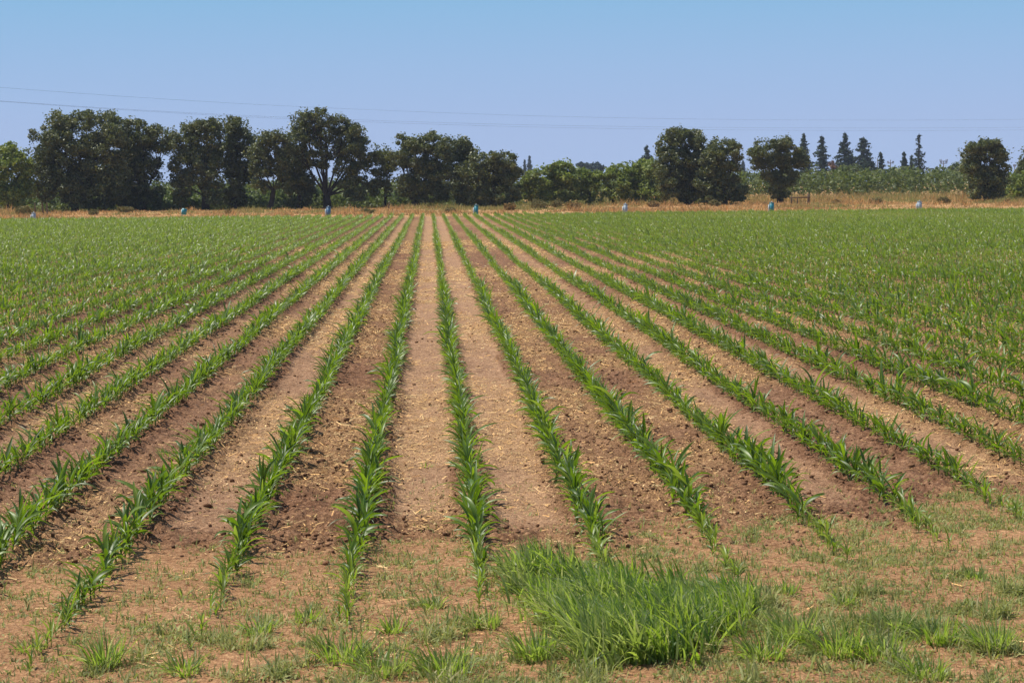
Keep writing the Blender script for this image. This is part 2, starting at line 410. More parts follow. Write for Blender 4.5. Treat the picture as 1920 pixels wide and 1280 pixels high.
def stems(pos, h, r, ns=5):
    n = len(pos); a = np.arange(ns) * 2 * np.pi / ns
    ring = np.stack([np.cos(a), np.sin(a), 0 * a], -1)
    lo = pos[:, None] + ring[None] * r[:, None, None] - np.array([0, 0, .02])
    hi = pos[:, None] + ring[None] * r[:, None, None] * .7; hi[..., 2] += h[:, None]
    V = np.concatenate([lo, hi], 1)
    q = np.array([(i, (i + 1) % ns, ns + (i + 1) % ns, ns + i) for i in range(ns)])
    return V.reshape(-1, 3), (q[None] + 2 * ns * np.arange(n)[:, None, None]).reshape(-1, 4)

# positions of every plant in view
px_, py_, pk_ = [], [], []
for k in range(-60, 70):
    X0 = ROW0 + RS * k
    ys = np.arange(float(row_end(np.array(X0))), SOIL_END - 1.5, 0.095)
    ys = ys + (rng.random(len(ys)) - .5) * 0.07
    xs = X0 + (vnoise(ys * 0 + k * 3.1, ys * .25, 51) - .5) * .06 + rng.normal(0, .018, len(ys))
    kp = in_view(xs, ys, 4.5) & (rng.random(len(ys)) > .05 + .35 * (vnoise(ys * .8, ys * 0 + k * 5.7, 52) > .93))
    px_.append(xs[kp]); py_.append(ys[kp]); pk_.append(np.full(kp.sum(), k))
PX, PY, PK = map(np.concatenate, (px_, py_, pk_))
young = sstep(-.4, 3.3, PY - row_end(PX))                     # stunted and yellow where the rows run out
patch = sstep(.62, .85, vnoise(PX * .09 + 2, PY * .035 + 1, 55)) * (PX > 0)
PS = 0.65 * (0.42 + 0.60 * young) * (0.82 + .36 * rng.random(len(PX))) * (.85 + .3 * vnoise(PX * .7, PY * .5, 56)) * (1 - .22 * patch)
PS = PS * np.where(PY < 24, .94, 1.0) * np.where(rng.random(len(PX)) > .95, 1.3, 1.0) * np.where(rng.random(len(PX)) < .05, .6, 1.0)
PYEL = np.clip((1 - young) * .75 * rng.random(len(PX)) + .25 * patch * rng.random(len(PX)), 0, 1)
PZ = hgt(PX, PY, fine=False)
POS = np.stack([PX, PY, PZ], -1)
gone = (young < .25) & (rng.random(len(PX)) < .25)
ux, uy, dep = project(POS + np.array([0, 0, .15]))
size = PS * FPX / dep * ((ux > 8) & (ux < 1912) & (uy < 1262)) * ~gone
order = np.argsort(-size)
near = np.zeros(len(PX), bool); near[order[:300]] = True
rest = ~near & ~gone

def corn_mass():
    Vs, Qs, Ts, off = [], [], [], 0
    sV, sQ, so = [], [], 0
    for sel, nl, K, cols, wm in ((rest & (PY < 32), 9, 5, 3, 1.0), (rest & (PY >= 32) & (PY < 65), 8, 4, 2, 1.05), (rest & (PY >= 65) & (PY < 105), 7, 3, 2, 1.1), (rest & (PY >= 105), 6, 2, 2, 1.2)):
        V, Q, T = corn_leaves(POS[sel], PS[sel] * .98, PYEL[sel] + .18 * sstep(30, 100, PY[sel]), nl, K, cols, wm)  # far leaves tinted lighter and yellower with distance
        Vs.append(V); Qs.append(Q + off); Ts.append(T); off += len(V)
    sel = rest & (PY < 65)
    V, Q = stems(POS[sel], .14 * PS[sel], .008 * PS[sel], 4)
    Vs.append(V); Qs.append(Q + off); Ts.append(np.full(len(V), .35)); off += len(V)
    me = mesh('corn_rows', np.concatenate(Vs), np.concatenate(Qs), attrs={'tint': np.concatenate(Ts)}, smooth=True)
    o = link('corn_plants', me, M['corn'])
    tag(o, 'young green corn in long straight rows running to the tree line', 'corn', kind='stuff')
corn_mass()

# the 300 plants that show largest, each a thing: variants of leaves and stem
NV = 14
varn = []
for v in range(NV * 2):
    y = 0.0 if v < NV else 0.55
    V, Q, T = corn_leaves(np.zeros((1, 3)), np.ones(1), np.full(1, y), 10 if v < NV else 7, 7, 3, 1.0, plane=np.zeros(1))
    ml = mesh('corn_leaves', V, Q, attrs={'tint': T}, smooth=True); ml.materials.append(M['corn'])
    V, Q = stems(np.zeros((1, 3)), np.array([.16]), np.array([.009]), 8)
    ms = mesh('corn_stem', V, Q, smooth=True); ms.materials.append(M['stem'])
    varn.append((ml, ms))
ROWNAME = {}
def row_label(k, small):
    side = {0: 'in the row touching the left end of the grass patch',
            -1: 'in the first row left of the grass patch',
            -2: 'in the second row left of the grass patch',
            -3: 'in the third row left of the grass patch',
            -4: 'in the fourth row left of the grass patch',
            -5: 'in the fifth row left of the grass patch',
            1: 'in the first row right of the one touching the grass patch',
            2: 'in the second row right of the one touching the grass patch',
            3: 'in the third row right of the one touching the grass patch',
            4: 'in the fourth row right of the one touching the grass patch',
            5: 'in the fifth row right of the one touching the grass patch',
            6: 'in the sixth row right of the one touching the grass patch'}
    return ('short corn ' if small else 'tall corn ') + side.get(k, 'in the outermost row at the side of the photo')
for i in np.nonzero(near)[0]:
    k = int(PK[i]); small = young[i] < .5
    v = int(rng.integers(NV)) + (NV if young[i] < .3 or PYEL[i] > .45 else 0)
    g = 'corn plants at the near ends of the rows'
    r = empty('corn_plant', POS[i], row_label(k, small), 'corn plant', g)
    r.rotation_euler = (rng.normal(0, .11), rng.normal(0, .11), rng.random() * 2 * math.pi)
    s = float(PS[i]); r.scale = (s, s, s)
    link('foliage', varn[v][0], None, r); link('stem', varn[v][1], None, r)

# ------------------------------------------------------------------ grass
def grass_mesh(name, bx, by, hmean, dens_w, lean=(-.25, .1), K=5, tint=0.1, spread=1.0, el=(1.1, .35), azb=None, wd=.0075):
    n = len(bx)
    base = np.stack([bx, by, -0.01 + 0 * bx], -1)
    az = rng.random(n) * 2 * np.pi if azb is None else azb + rng.normal(0, .7, n)
    ln = hmean * (.55 + .7 * rng.random(n)); e0 = el[0] + (rng.random(n) - .4) * el[1] * 2; e0 = np.minimum(e0, 1.5)
    bd = rng.random(n) ** 1.3 * 1.5 * spread
    return blades(base, az, ln, wd * (.45 + 1.1 * rng.random(n) ** 1.3), e0, bd, K, 2, lean, 'grass', 0, np.clip(tint + rng.normal(0, .14, n) + (rng.random(n) < .07) * .8, 0, 1))

def inside(poly, x, y):
    c = np.zeros(len(x), bool); j = len(poly) - 1
    for i in range(len(poly)):
        xi, yi = poly[i]; xj, yj = poly[j]
        c ^= ((yi > y) != (yj > y)) & (x < (xj - xi) * (y - yi) / (yj - yi) + xi); j = i
    return c

patch_px = [(950, 1072), (995, 1062), (1065, 1088), (1150, 1105), (1260, 1112), (1350, 1120), (1385, 1150), (1375, 1200), (1320, 1248), (1190, 1255), (1110, 1248), (1065, 1205), (1010, 1150), (960, 1100)]
pp = [tuple(G(x, y)[:2]) for x, y in patch_px]
x0, x1 = min(p[0] for p in pp), max(p[0] for p in pp); y0, y1 = min(p[1] for p in pp), max(p[1] for p in pp)
n = 40000; X = x0 - .3 + (x1 - x0 + .6) * rng.random(n); Y = y0 - .4 + (y1 - y0 + .8) * rng.random(n)
jx, jy = (vnoise(X * 7, Y * 7, 81) - .5) * .34 + rng.normal(0, .035, n), (vnoise(X * 7, Y * 7, 82) - .5) * .6 + rng.normal(0, .07, n)
ins = inside(pp, X + jx, Y + jy) & (rng.random(n) < .35 + .65 * sstep(.3, .6, vnoise(X * 11, Y * 7, 83)))
X, Y = X[ins], Y[ins]
hm = (.115 + .15 * vnoise(X * 4, Y * 3, 84) + .07 * sstep(12.2, 10.9, Y)) * (.6 + .4 * sstep(-.1, .25, vnoise(X * 8, Y * 6, 87) - .2))
V, Q, T = grass_mesh('g', X, Y, hm, 1, (-.20, .06), 6, .06 + .45 * sstep(.5, .75, vnoise(X * 6, Y * 4, 86)) * .7, 1.15, (1.2, .36), wd=.0115)
o = link('grass', mesh('grass', V, Q, attrs={'tint': T}, smooth=True), M['grass'])
tag(o, 'dense lush green grass patch at the front of the field', 'grass', kind='stuff')

# grass tufts one can count: photo pixel of the base, height m, spread m, blades
tufts = [(195, 1248, .17, .07, 150, 'grass tuft near the lower left corner, tallest there'), (485, 1190, .11, .07, 90, 'small tuft between the lower ends of the two left corn rows'),
         (738, 1188, .11, .06, 90, 'rounded tuft just right of the second row end'), (808, 1140, .09, .05, 60, 'small pale tuft between two corn row ends'),
         (640, 1238, .15, .12, 170, 'wide dark tuft below the left centre row end'), (715, 1265, .13, .12, 150, 'dark tuft at the bottom edge left of the middle'),
         (905, 1178, .11, .09, 120, 'yellow green tuft at the foot of the row beside the grass patch'), (1000, 1235, .15, .09, 170, 'bushy tuft just left of the dense grass patch'),
         (835, 1268, .15, .12, 180, 'spreading tuft at the bottom edge near the middle'), (1475, 1112, .09, .06, 80, 'low dark tuft behind the grass patch to its right'),
         (1585, 1132, .09, .05, 80, 'small round dark tuft in the right foreground dirt'), (1858, 1215, .16, .09, 190, 'large dark tuft near the lower right corner'),
         (1680, 1185, .13, .08, 120, 'arching tuft left of the large corner tuft'), (1570, 1225, .17, .12, 190, 'broad tuft right of the dense grass patch at the bottom'),
         (1490, 1200, .18, .10, 170, 'tall leaning tuft touching the right side of the grass patch'), (1650, 1232, .15, .12, 170, 'broad low tuft between two others at the lower right'),
         (1752, 1200, .14, .11, 150, 'tuft of sideways blades left of the corner tuft'), (1432, 1235, .16, .10, 170, 'thick tuft at the front right foot of the grass patch'),
         (1830, 1085, .08, .06, 60, 'thin tuft of long flat blades at the right edge'), (1652, 882, .17, .025, 26, 'lone upright weed between corn rows on the right'),
         (1142, 1062, .09, .05, 50, 'thin tuft at the lower end of a corn row behind the grass patch'), (345, 1262, .12, .08, 110, 'pale tuft at the bottom left between bare patches'),
         (575, 1165, .10, .07, 70, 'thin tuft right of the small left centre tuft'), (325, 852, .09, .16, 60, 'flattened blades lying between two left corn rows'),
         (800, 868, .07, .03, 16, 'tiny sprout in the wheel track left of the middle row'), (345, 1115, .06, .03, 18, 'tiny sprout in the dirt left of the centre'),
         (60, 1215, .08, .07, 60, 'thin tuft at the far lower left'), (1735, 1265, .12, .10, 120, 'tuft at the bottom edge on the right')]
for (x, y, h, sp, nb, lab) in tufts:
    g = G(x, y); r_ = sp * np.sqrt(rng.random(nb)); a = rng.random(nb) * 2 * np.pi
    bx, by = r_ * np.cos(a), r_ * np.sin(a) * 1.3
    V, Q, T = grass_mesh('t', bx, by, h * 1.15, 1, (-.12, .05), 5, .16, 1.15, (1.05, .35), azb=a)
    g[2] = hgt(np.array([g[0]]), np.array([g[1]]), False)[0]
    o = link('grass_tuft', mesh('grass_tuft', V, Q, attrs={'tint': T}, smooth=True), M['grass'], None, tuple(g))
    tag(o, lab, 'grass tuft', 'grass tufts in the foreground dirt')

# thin sprinkling of small weeds (stuff)
n = 400000
Y = 9.8 + 7.5 * rng.random(n) ** 1.2; X = .038 * Y + (rng.random(n) * 2 - 1) * (.245 * Y + 3.0)
k, u, c, pack, fld, st = masks(X, Y)
den = (1 - fld) * (.2 + .8 * sstep(.38, .68, vnoise(X * 4.2, Y * 3.0, 91) * .6 + .4 * vnoise(X * 11, Y * 9, 92))) * .6 * (.32 + .55 * sstep(-.6, .9, X)) + .012 * fld
den = den * (1 - .6 * sstep(10.6, 10.1, Y) * (X > .7))
kp = rng.random(n) < den
X, Y = X[kp], Y[kp]; n = len(X)
rep = 6
tallw = .11 * sstep(.66, .74, vnoise(X * 5.3, Y * 4.3, 93)) * sstep(12.2, 11.2, Y - .25 * X) * (.2 + 1.0 * rng.random(n) ** 2)
bx = np.repeat(X, rep) + rng.normal(0, .012, n * rep); by = np.repeat(Y, rep) + rng.normal(0, .012, n * rep)
V, Q, T = grass_mesh('w', bx, by, np.repeat(.026 + .05 * rng.random(n) ** 3 + tallw, rep), 1, (0, 0), 2, .22, 1.5, (.8, .7), wd=.0085)
V[:, 2] += np.repeat(hgt(X, Y, False), rep * 6)
o = link('weeds', mesh('weeds', V, Q, attrs={'tint': T}), M['weed'])
tag(o, 'sparse low weeds scattered over the foreground dirt', 'weeds', kind='stuff')

# ------------------------------------------------------------------ dry grass strip beyond the field
def dry_strip():
    n = 26000
    Y = SOIL_END + .5 + 110 * rng.random(n) ** 1.1; X = .038 * Y + (rng.random(n) * 2 - 1) * (.245 * Y + 6)
    f = vnoise(X * .12, Y * .08, 101) * .6 + .4 * vnoise(X * .5, Y * .25, 104); tall = sstep(212, 235, Y) * sstep(10, 22, X)
    rows = 1 - .55 * (Y < 172)
    kp = rng.random(n) < (.45 + .55 * sstep(.35, .6, f)) * (.55 + .45 * (Y > 180)) 
    X, Y, f, tall = X[kp], Y[kp], f[kp], tall[kp]; n = len(X); rep = 8
    h = (.07 + .42 * sstep(.5, .8, f) + .7 * vnoise(X * .5, Y * .35, 102) ** 3 + .75 * tall) * np.where(Y < 200, .75, 1)
    bx = np.repeat(X, rep) + rng.normal(0, .22, n * rep); by = np.repeat(Y, rep) + rng.normal(0, .22, n * rep)
    gr = (.75 * sstep(.5, .75, vnoise(X * .16, Y * .1, 103)) + .7 * sstep(214, 224, Y) * (X < 18)) * (Y > 186) + .8 * tall * rng.random(n)
    V, Q, T = grass_mesh('d', bx, by, np.repeat(h, rep), 1, (-.05, 0), 2, 0, 1.0, (1.1, .5), wd=.055)
    T = np.repeat(np.clip(gr + .45 * (rng.random(n) < .22), 0, 1), rep * 6)
    V[:, 2] += np.repeat(np.repeat(hgt(X, Y, False) * 0, rep), 6)
    o = link('dry_grass', mesh('dry_grass', V, Q, attrs={'tint': T}), M['dry'])
    tag(o, 'dry orange grass strip between the corn field and the trees', 'dry grass', kind='stuff')
dry_strip()

# ------------------------------------------------------------------ foliage and trunk helpers
def cards(C, size, upb=.4, tint=None, aspect=1.5):
    """n leaf clusters as small bent two-quad faces around centres C"""
    n = len(C)
    d = rng.normal(0, 1, (n, 3)); d[:, 2] *= .7; d /= np.linalg.norm(d, axis=1)[:, None]
    nn = rng.normal(0, 1, (n, 3)); nn[:, 2] += upb
    s = np.cross(d, nn); s /= np.linalg.norm(s, axis=1)[:, None] + 1e-9
    up = np.cross(s, d)
    a = d * (size * aspect / 2)[:, None]; b = s * (size / 2)[:, None]; f = up * (size * .18)[:, None]
    V = np.stack([C - a, C - b * .8 + f, C + b * .8 + f, C + a], 1)
    T = np.array([(0, 1, 2), (1, 3, 2)])[None] + 4 * np.arange(n)[:, None, None]
    return V.reshape(-1, 3), T.reshape(-1, 3)

def tube(pts, rad, ns=6):
    pts = np.asarray(pts, float); V = []; Q = []
    for i, p in enumerate(pts):
        d = pts[min(i + 1, len(pts) - 1)] - pts[max(i - 1, 0)]; d = d / (np.linalg.norm(d) + 1e-9)
        a = np.cross(d, (0.3, 1, .1)); a /= np.linalg.norm(a) + 1e-9; b = np.cross(d, a)
        for j in range(ns):
            t = 2 * math.pi * j / ns; V.append(p + rad[i] * (a * math.cos(t) + b * math.sin(t)))
    for i in range(len(pts) - 1):
        for j in range(ns): Q.append((i * ns + j, i * ns + (j + 1) % ns, (i + 1) * ns + (j + 1) % ns, (i + 1) * ns + j))
    Q.append((len(pts) - 1) * ns + np.arange(4) % ns) if ns == 4 else None
    return np.array(V), np.array([q for q in Q])

def join(parts):
    Vs, Qs, o = [], [], 0
    for V, Q in parts: Vs.append(V); Qs.append(np.asarray(Q) + o); o += len(V)
    return np.concatenate(Vs), np.concatenate(Qs)

def crown(lobes, depth, leaf, dens, fill=0.0):
    """lobes (m,4): x, z, rx, rz in metres from the root; returns leaf card centres gathered in clumps"""
    pts = []
    for (x, z, rx, rz) in lobes:
        rd = depth * (.55 * (rx + rz) / 2 + .8)
        ncl = max(7, int(7 + 3.6 * (rx * rz) * 1.0))
        v = rng.normal(0, 1, (ncl, 3)); v /= np.linalg.norm(v, axis=1)[:, None]
        rr = (.45 + .6 * rng.random(ncl) ** .6)[:, None]
        c = np.array([x, 0, z]) + v * rr * np.array([rx, rd, rz])
        c[:, 1] += rng.normal(0, .5 * depth)
        cr = (.26 + .42 * rng.random(ncl)) * min(rx, rz) ** .5
        for cc, r in zip(c, cr):
            m = int(dens * 120 * r ** 2 / leaf ** 2 * .09 + 30)
            q = rng.normal(0, 1, (m, 3)); q /= np.linalg.norm(q, axis=1)[:, None]
            q *= (r * (.35 + .75 * rng.random(m) ** .5))[:, None]; q[:, 2] *= .75
            pts.append(cc + q)
        sp = int(14 * (rx * rz) ** .5)                       # loose sprigs breaking the outline
        v = rng.normal(0, 1, (sp, 3)); v[:, 2] += .4; v /= np.linalg.norm(v, axis=1)[:, None]
        for cc in np.array([x, 0, z]) + v * (1.0 + .22 * rng.random(sp))[:, None] * np.array([rx, rd, rz]):
            pts.append(cc + rng.normal(0, .13 + .12 * rng.random(), (16, 3)))
        m = int(dens ** 2 * 26 * rx * rz / leaf ** 2 * .06)
        q = rng.normal(0, 1, (m, 3)); q /= np.linalg.norm(q, axis=1)[:, None]
        q *= (.92 * rng.random(m) ** .45)[:, None]
        pts.append(np.array([x, 0, z]) + q * np.array([rx, rd, rz]))
    return np.concatenate(pts)

def tree(name, cat, label, group, base, Y, lobes, mat='oak', leaf=.17, dens=1.0, depth=1.0, trunk_r=.28, limbs=True, brown=0.1, trunks=None, low=.3, grow=1.15):
    """base: photo pixel column of the trunk foot; lobes: outline lobes (px x, y, rx, ry) in the photo, turned into metres at distance Y"""
    bx = P(base, 380, Y)[0]; root = empty(name, (bx, Y, 0), label, cat, group)
    k = Y / FPX * 1.0
    lm = []
    for (x, y, rx, ry) in lobes:
        p = P(x, y, Y); lm.append((p[0] - bx, p[2], rx * k * grow, ry * k * grow))
    lm = np.array(lm)
    C = crown(lm, depth, leaf, dens)
    C = C[C[:, 2] > low]
    V, T = cards(C, leaf * (.7 + .7 * rng.random(len(C))))
    t = (vnoise(C[:, 0] * 1.2 + 50, C[:, 2] * 1.2 + 50, 5) > .62) * brown * rng.random(len(C)) * 2
    o = link('crown', mesh('crown', V, T=T, attrs={'tint': np.repeat(np.clip(t, 0, 1), 4)}), M[mat], root)
    parts = []
    top = lm[np.argmax(lm[:, 1])]
    fork = max(1.0, (lm[:, 1] - lm[:, 3]).min() * .6 + 1.2)
    for (tx, tr) in (trunks or [(0, trunk_r)]):
        f = np.array([tx + rng.normal(0, .15), rng.normal(0, .1), fork])
        parts.append(tube([(tx, 0, -.15), (tx * 1.0, 0, .25), tuple((f + (tx, 0, 0)) / 2 * (1, 1, 1)), tuple(f)], [tr * 1.35, tr * 1.05, tr * .95, tr * .85], 8))
        if limbs:
            for (x, z, rx, rz) in lm:
                if z < fork + .3 or rng.random() < .45: continue
                e = np.array([x, rng.normal(0, .6), z + rz * .3]); mid = f * .45 + e * .55 + np.array([(x - f[0]) * .12, 0, -.25 * abs(x - f[0]) * .3])
                ra = tr * .28
                parts.append(tube([f - (0, 0, .2), f * .8 + mid * .2, mid, e], [ra * 1.3, ra, ra * .65, ra * .2], 5))
                for q in range(3):
                    e2 = np.array([x + rng.normal(0, rx * .6), rng.normal(0, .8), z + rng.normal(0, rz * .6)])
                    parts.append(tube([mid, (mid + e2) / 2 + (0, 0, .2), e2], [ra * .45, ra * .3, ra * .08], 4))
    V, Q = join([(a, [q for q in b if len(q) == 4]) for a, b in parts])
    link('trunk', mesh('trunk', V, Q, smooth=True), M['bark'], root)
    return root

g1 = 'dark oaks along the far field edge'
tree('oak_tree', 'oak tree', 'broad dark oak, bushy to the ground, widest of the left group', g1, 140, 218,
     [(112, 226, 20, 14), (155, 228, 28, 15), (200, 230, 22, 15), (95, 258, 28, 22), (140, 262, 40, 28), (196, 262, 34, 26), (82, 300, 24, 28), (125, 308, 42, 34), (180, 312, 42, 36), (86, 345, 26, 26), (130, 352, 40, 26), (190, 352, 42, 30), (150, 374, 34, 14), (215, 330, 26, 40)], dens=1.25, depth=1.4, brown=.12, trunk_r=.4)
tree('oak_tree', 'oak tree', 'rounded dark oak leaning against the right of the widest oak', g1, 268, 223,
     [(250, 243, 18, 15), (238, 270, 22, 22), (270, 268, 24, 22), (296, 262, 22, 18), (308, 270, 12, 16), (240, 305, 24, 24), (272, 305, 24, 26), (235, 345, 28, 26), (272, 348, 26, 26), (250, 372, 40, 14)], dens=1.2, depth=1.3, trunk_r=.35)
tree('oak_tree', 'oak tree', 'oak with thick trunk and drooping skirt, just right of the sky gap', g1, 386, 221,
     [(345, 252, 20, 16), (375, 242, 18, 12), (392, 236, 14, 10), (340, 280, 20, 20), (372, 272, 26, 22), (398, 268, 14, 22), (352, 308, 26, 22), (385, 305, 24, 24), (332, 330, 13, 26), (350, 350, 12, 24), (378, 335, 24, 24), (338, 366, 12, 14), (398, 345, 14, 30), (404, 370, 12, 14)], dens=.95, trunk_r=.42, low=.6)
tree('oak_tree', 'oak tree', 'tall narrow oak with a knobbly top beside the thick trunked oak', g1, 440, 224,
     [(407, 238, 9, 11), (432, 232, 14, 11), (446, 240, 16, 13), (430, 262, 20, 16), (455, 262, 20, 18), (422, 290, 18, 20), (452, 292, 22, 22), (470, 290, 14, 22), (435, 322, 22, 22), (462, 325, 16, 26), (432, 354, 22, 22), (445, 374, 14, 12)], dens=1.0, trunk_r=.36)
tree('oak_tree', 'oak tree', 'open oak with a forked bare lower trunk showing sky beneath', g1, 507, 219,
     [(493, 266, 16, 13), (512, 258, 15, 10), (530, 256, 14, 10), (485, 288, 16, 16), (510, 286, 20, 16), (535, 286, 16, 18), (495, 310, 20, 14), (478, 316, 8, 16), (528, 308, 14, 14), (512, 322, 18, 10), (488, 340, 12, 18), (536, 345, 12, 22)], dens=.95, trunk_r=.30, low=1.2)
tree('oak_tree', 'oak tree', 'squat dense dark oak filling the space left of the tallest oak', g1, 562, 222,
     [(548, 290, 14, 18), (566, 300, 12, 16), (556, 318, 22, 20), (572, 340, 14, 18), (548, 345, 22, 20), (562, 368, 26, 16)], dens=1.5, trunk_r=.3)
tree('oak_tree', 'oak tree', 'tallest open crowned oak with spreading bare limbs and straight trunk', g1, 614, 220,
     [(570, 224, 18, 13), (560, 242, 16, 14), (597, 218, 16, 11), (612, 228, 16, 12), (637, 234, 15, 14), (664, 250, 16, 13), (560, 268, 16, 16), (585, 252, 18, 14), (610, 252, 20, 15), (640, 258, 18, 14), (674, 272, 13, 16), (590, 280, 20, 13), (625, 282, 20, 14), (655, 285, 18, 16), (680, 296, 12, 16), (578, 300, 14, 10), (602, 306, 12, 8), (645, 312, 18, 14), (672, 324, 16, 18), (660, 350, 14, 18), (678, 356, 12, 20), (668, 376, 14, 10)], dens=.92, trunk_r=.46, low=.8)
tree('oak_tree', 'oak tree', 'slender thin crowned oak in the dip right of the tallest oak', g1, 722, 221,
     [(712, 286, 16, 9), (700, 300, 12, 11), (724, 300, 14, 11), (708, 316, 16, 9), (730, 320, 12, 10), (714, 338, 12, 12), (700, 352, 10, 14), (728, 352, 9, 14)], dens=.7, trunk_r=.16, low=1.2)
tree('oak_tree', 'oak tree', 'wide dark oak with a small knob on top, right of the slender oak', g1, 781, 219,
     [(756, 268, 11, 12), (778, 272, 14, 12), (812, 259, 13, 9), (800, 274, 20, 14), (828, 276, 14, 14), (750, 296, 16, 18), (785, 298, 26, 20), (820, 304, 22, 24), (765, 328, 24, 22), (800, 336, 28, 26), (772, 358, 24, 18), (812, 364, 26, 18), (832, 340, 14, 26)], dens=1.2, depth=1.2, trunk_r=.4, low=.6)
tree('oak_tree', 'oak tree', 'narrow oak whose crown steps down toward the last oak of the left group', g1, 862, 225,
     [(852, 272, 12, 10), (870, 272, 12, 12), (860, 292, 18, 14), (882, 290, 12, 14), (848, 312, 14, 18), (872, 316, 22, 20), (860, 345, 20, 22), (868, 368, 18, 14)], dens=1.05, trunk_r=.32)
tree('oak_tree', 'oak tree', 'low round oak closing the right end of the left group', g1, 925, 217,
     [(898, 304, 16, 12), (925, 300, 16, 10), (948, 302, 16, 12), (892, 326, 20, 18), (925, 322, 24, 18), (955, 326, 18, 20), (898, 350, 22, 20), (932, 350, 24, 20), (960, 352, 13, 20), (905, 370, 22, 12), (945, 370, 26, 12)], dens=1.25, depth=1.3, trunk_r=.34)
tree('oak_tree', 'oak tree', 'big twin topped dark oak standing right of the pale bushes', g1, 1290, 222,
     [(1268, 252, 14, 11), (1284, 258, 13, 12), (1305, 262, 11, 14), (1248, 272, 14, 12), (1275, 276, 24, 15), (1306, 282, 16, 16), (1242, 298, 14, 14), (1270, 304, 26, 20), (1302, 308, 20, 20), (1252, 332, 20, 20), (1285, 336, 28, 22), (1270, 360, 28, 16), (1310, 350, 18, 24), (1296, 370, 22, 10), (1322, 366, 16, 14), (1318, 330, 14, 20)], dens=1.4, depth=1.3, trunk_r=.4)
tree('oak_tree', 'oak tree', 'flat topped dark oak joined to the right side of the twin topped oak', g1, 1358, 219,
     [(1342, 276, 12, 10), (1362, 275, 14, 9), (1378, 280, 10, 12), (1338, 298, 16, 18), (1366, 300, 18, 16), (1340, 328, 20, 20), (1368, 330, 20, 20), (1342, 356, 24, 18), (1376, 358, 18, 18), (1360, 372, 28, 8), (1326, 345, 18, 26), (1330, 308, 14, 18), (1322, 372, 18, 12), (1382, 366, 14, 14)], dens=1.4, depth=1.2, trunk_r=.36)
tree('oak_tree', 'oak tree', 'lone spreading oak tapering to a narrow base beside the rail fence', g1, 1463, 228,
     [(1432, 274, 14, 9), (1452, 270, 12, 9), (1474, 272, 14, 10), (1418, 292, 13, 12), (1442, 292, 18, 12), (1476, 292, 18, 14), (1500, 298, 13, 13), (1420, 310, 12, 9), (1450, 314, 18, 12), (1486, 318, 18, 14), (1445, 332, 14, 10), (1470, 338, 20, 14), (1462, 356, 15, 16)], dens=1.0, trunk_r=.36, low=.5)
tree('oak_tree', 'oak tree', 'lone dome shaped oak with a shaggy skirt at the far right', g1, 1850, 218,
     [(1838, 272, 16, 8), (1858, 271, 16, 8), (1820, 286, 13, 12), (1845, 286, 20, 12), (1874, 286, 13, 12), (1818, 308, 11, 14), (1845, 312, 24, 18), (1876, 308, 12, 16), (1828, 336, 14, 18), (1855, 340, 24, 22), (1826, 358, 10, 12), (1858, 366, 20, 12), (1876, 345, 12, 18)], dens=1.3, depth=1.3, trunk_r=.34)
tree('oak_tree', 'oak tree', 'oak mostly cut off by the right edge, only its tip showing', g1, 1965, 226,
     [(1950, 285, 25, 20), (1918, 306, 7, 9), (1935, 320, 22, 20), (1975, 310, 25, 25), (1955, 350, 40, 25)], dens=1.0, trunk_r=.4, low=1.5)

# paler, rounder orchard trees one can tell apart
g2 = 'pale green walnut trees beyond the dry strip'
wal = [(15, 214, [(20, 292, 22, 16), (5, 315, 16, 20), (42, 310, 13, 16), (28, 335, 26, 22), (5, 355, 18, 26), (35, 368, 18, 18)], 'paler green tree cut off by the left edge'),
       (1000, 226, [(1000, 336, 16, 14), (990, 356, 14, 16), (1010, 362, 18, 16)], 'pale green tree touching the low round oak'),
       (1045, 228, [(1040, 318, 18, 10), (1058, 314, 14, 8), (1030, 336, 20, 16), (1060, 332, 24, 16), (1045, 358, 30, 18)], 'tallest pale green tree between the oak groups'),
       (1105, 230, [(1090, 330, 16, 10), (1112, 334, 16, 10), (1100, 352, 26, 18), (1100, 368, 24, 10)], 'pale green tree in the lowest part of the hedge line'),
       (1150, 229, [(1148, 326, 14, 9), (1164, 322, 14, 9), (1150, 344, 24, 16), (1155, 364, 26, 14)], 'pale green tree third from the twin topped oak leftward'),
       (1192, 231, [(1190, 318, 16, 10), (1208, 314, 12, 9), (1195, 336, 22, 16), (1195, 360, 24, 16)], 'pale green tree in front of the tall blue green conifer'),
       (1228, 228, [(1224, 318, 12, 12), (1230, 340, 18, 18), (1228, 364, 20, 14)], 'pale green tree touching the twin topped oak'),
       (1905, 224, [(1905, 345, 16, 14), (1918, 338, 12, 12), (1900, 366, 14, 12), (1922, 362, 14, 16)], 'pale green tree at the right edge beside the dome shaped oak')]
for (b_, Y_, lb, lab) in wal:
    tree('walnut_tree', 'walnut tree', lab, g2, b_, Y_, lb, 'walnut', .22, 1.25, 1.2, .16, low=.3)

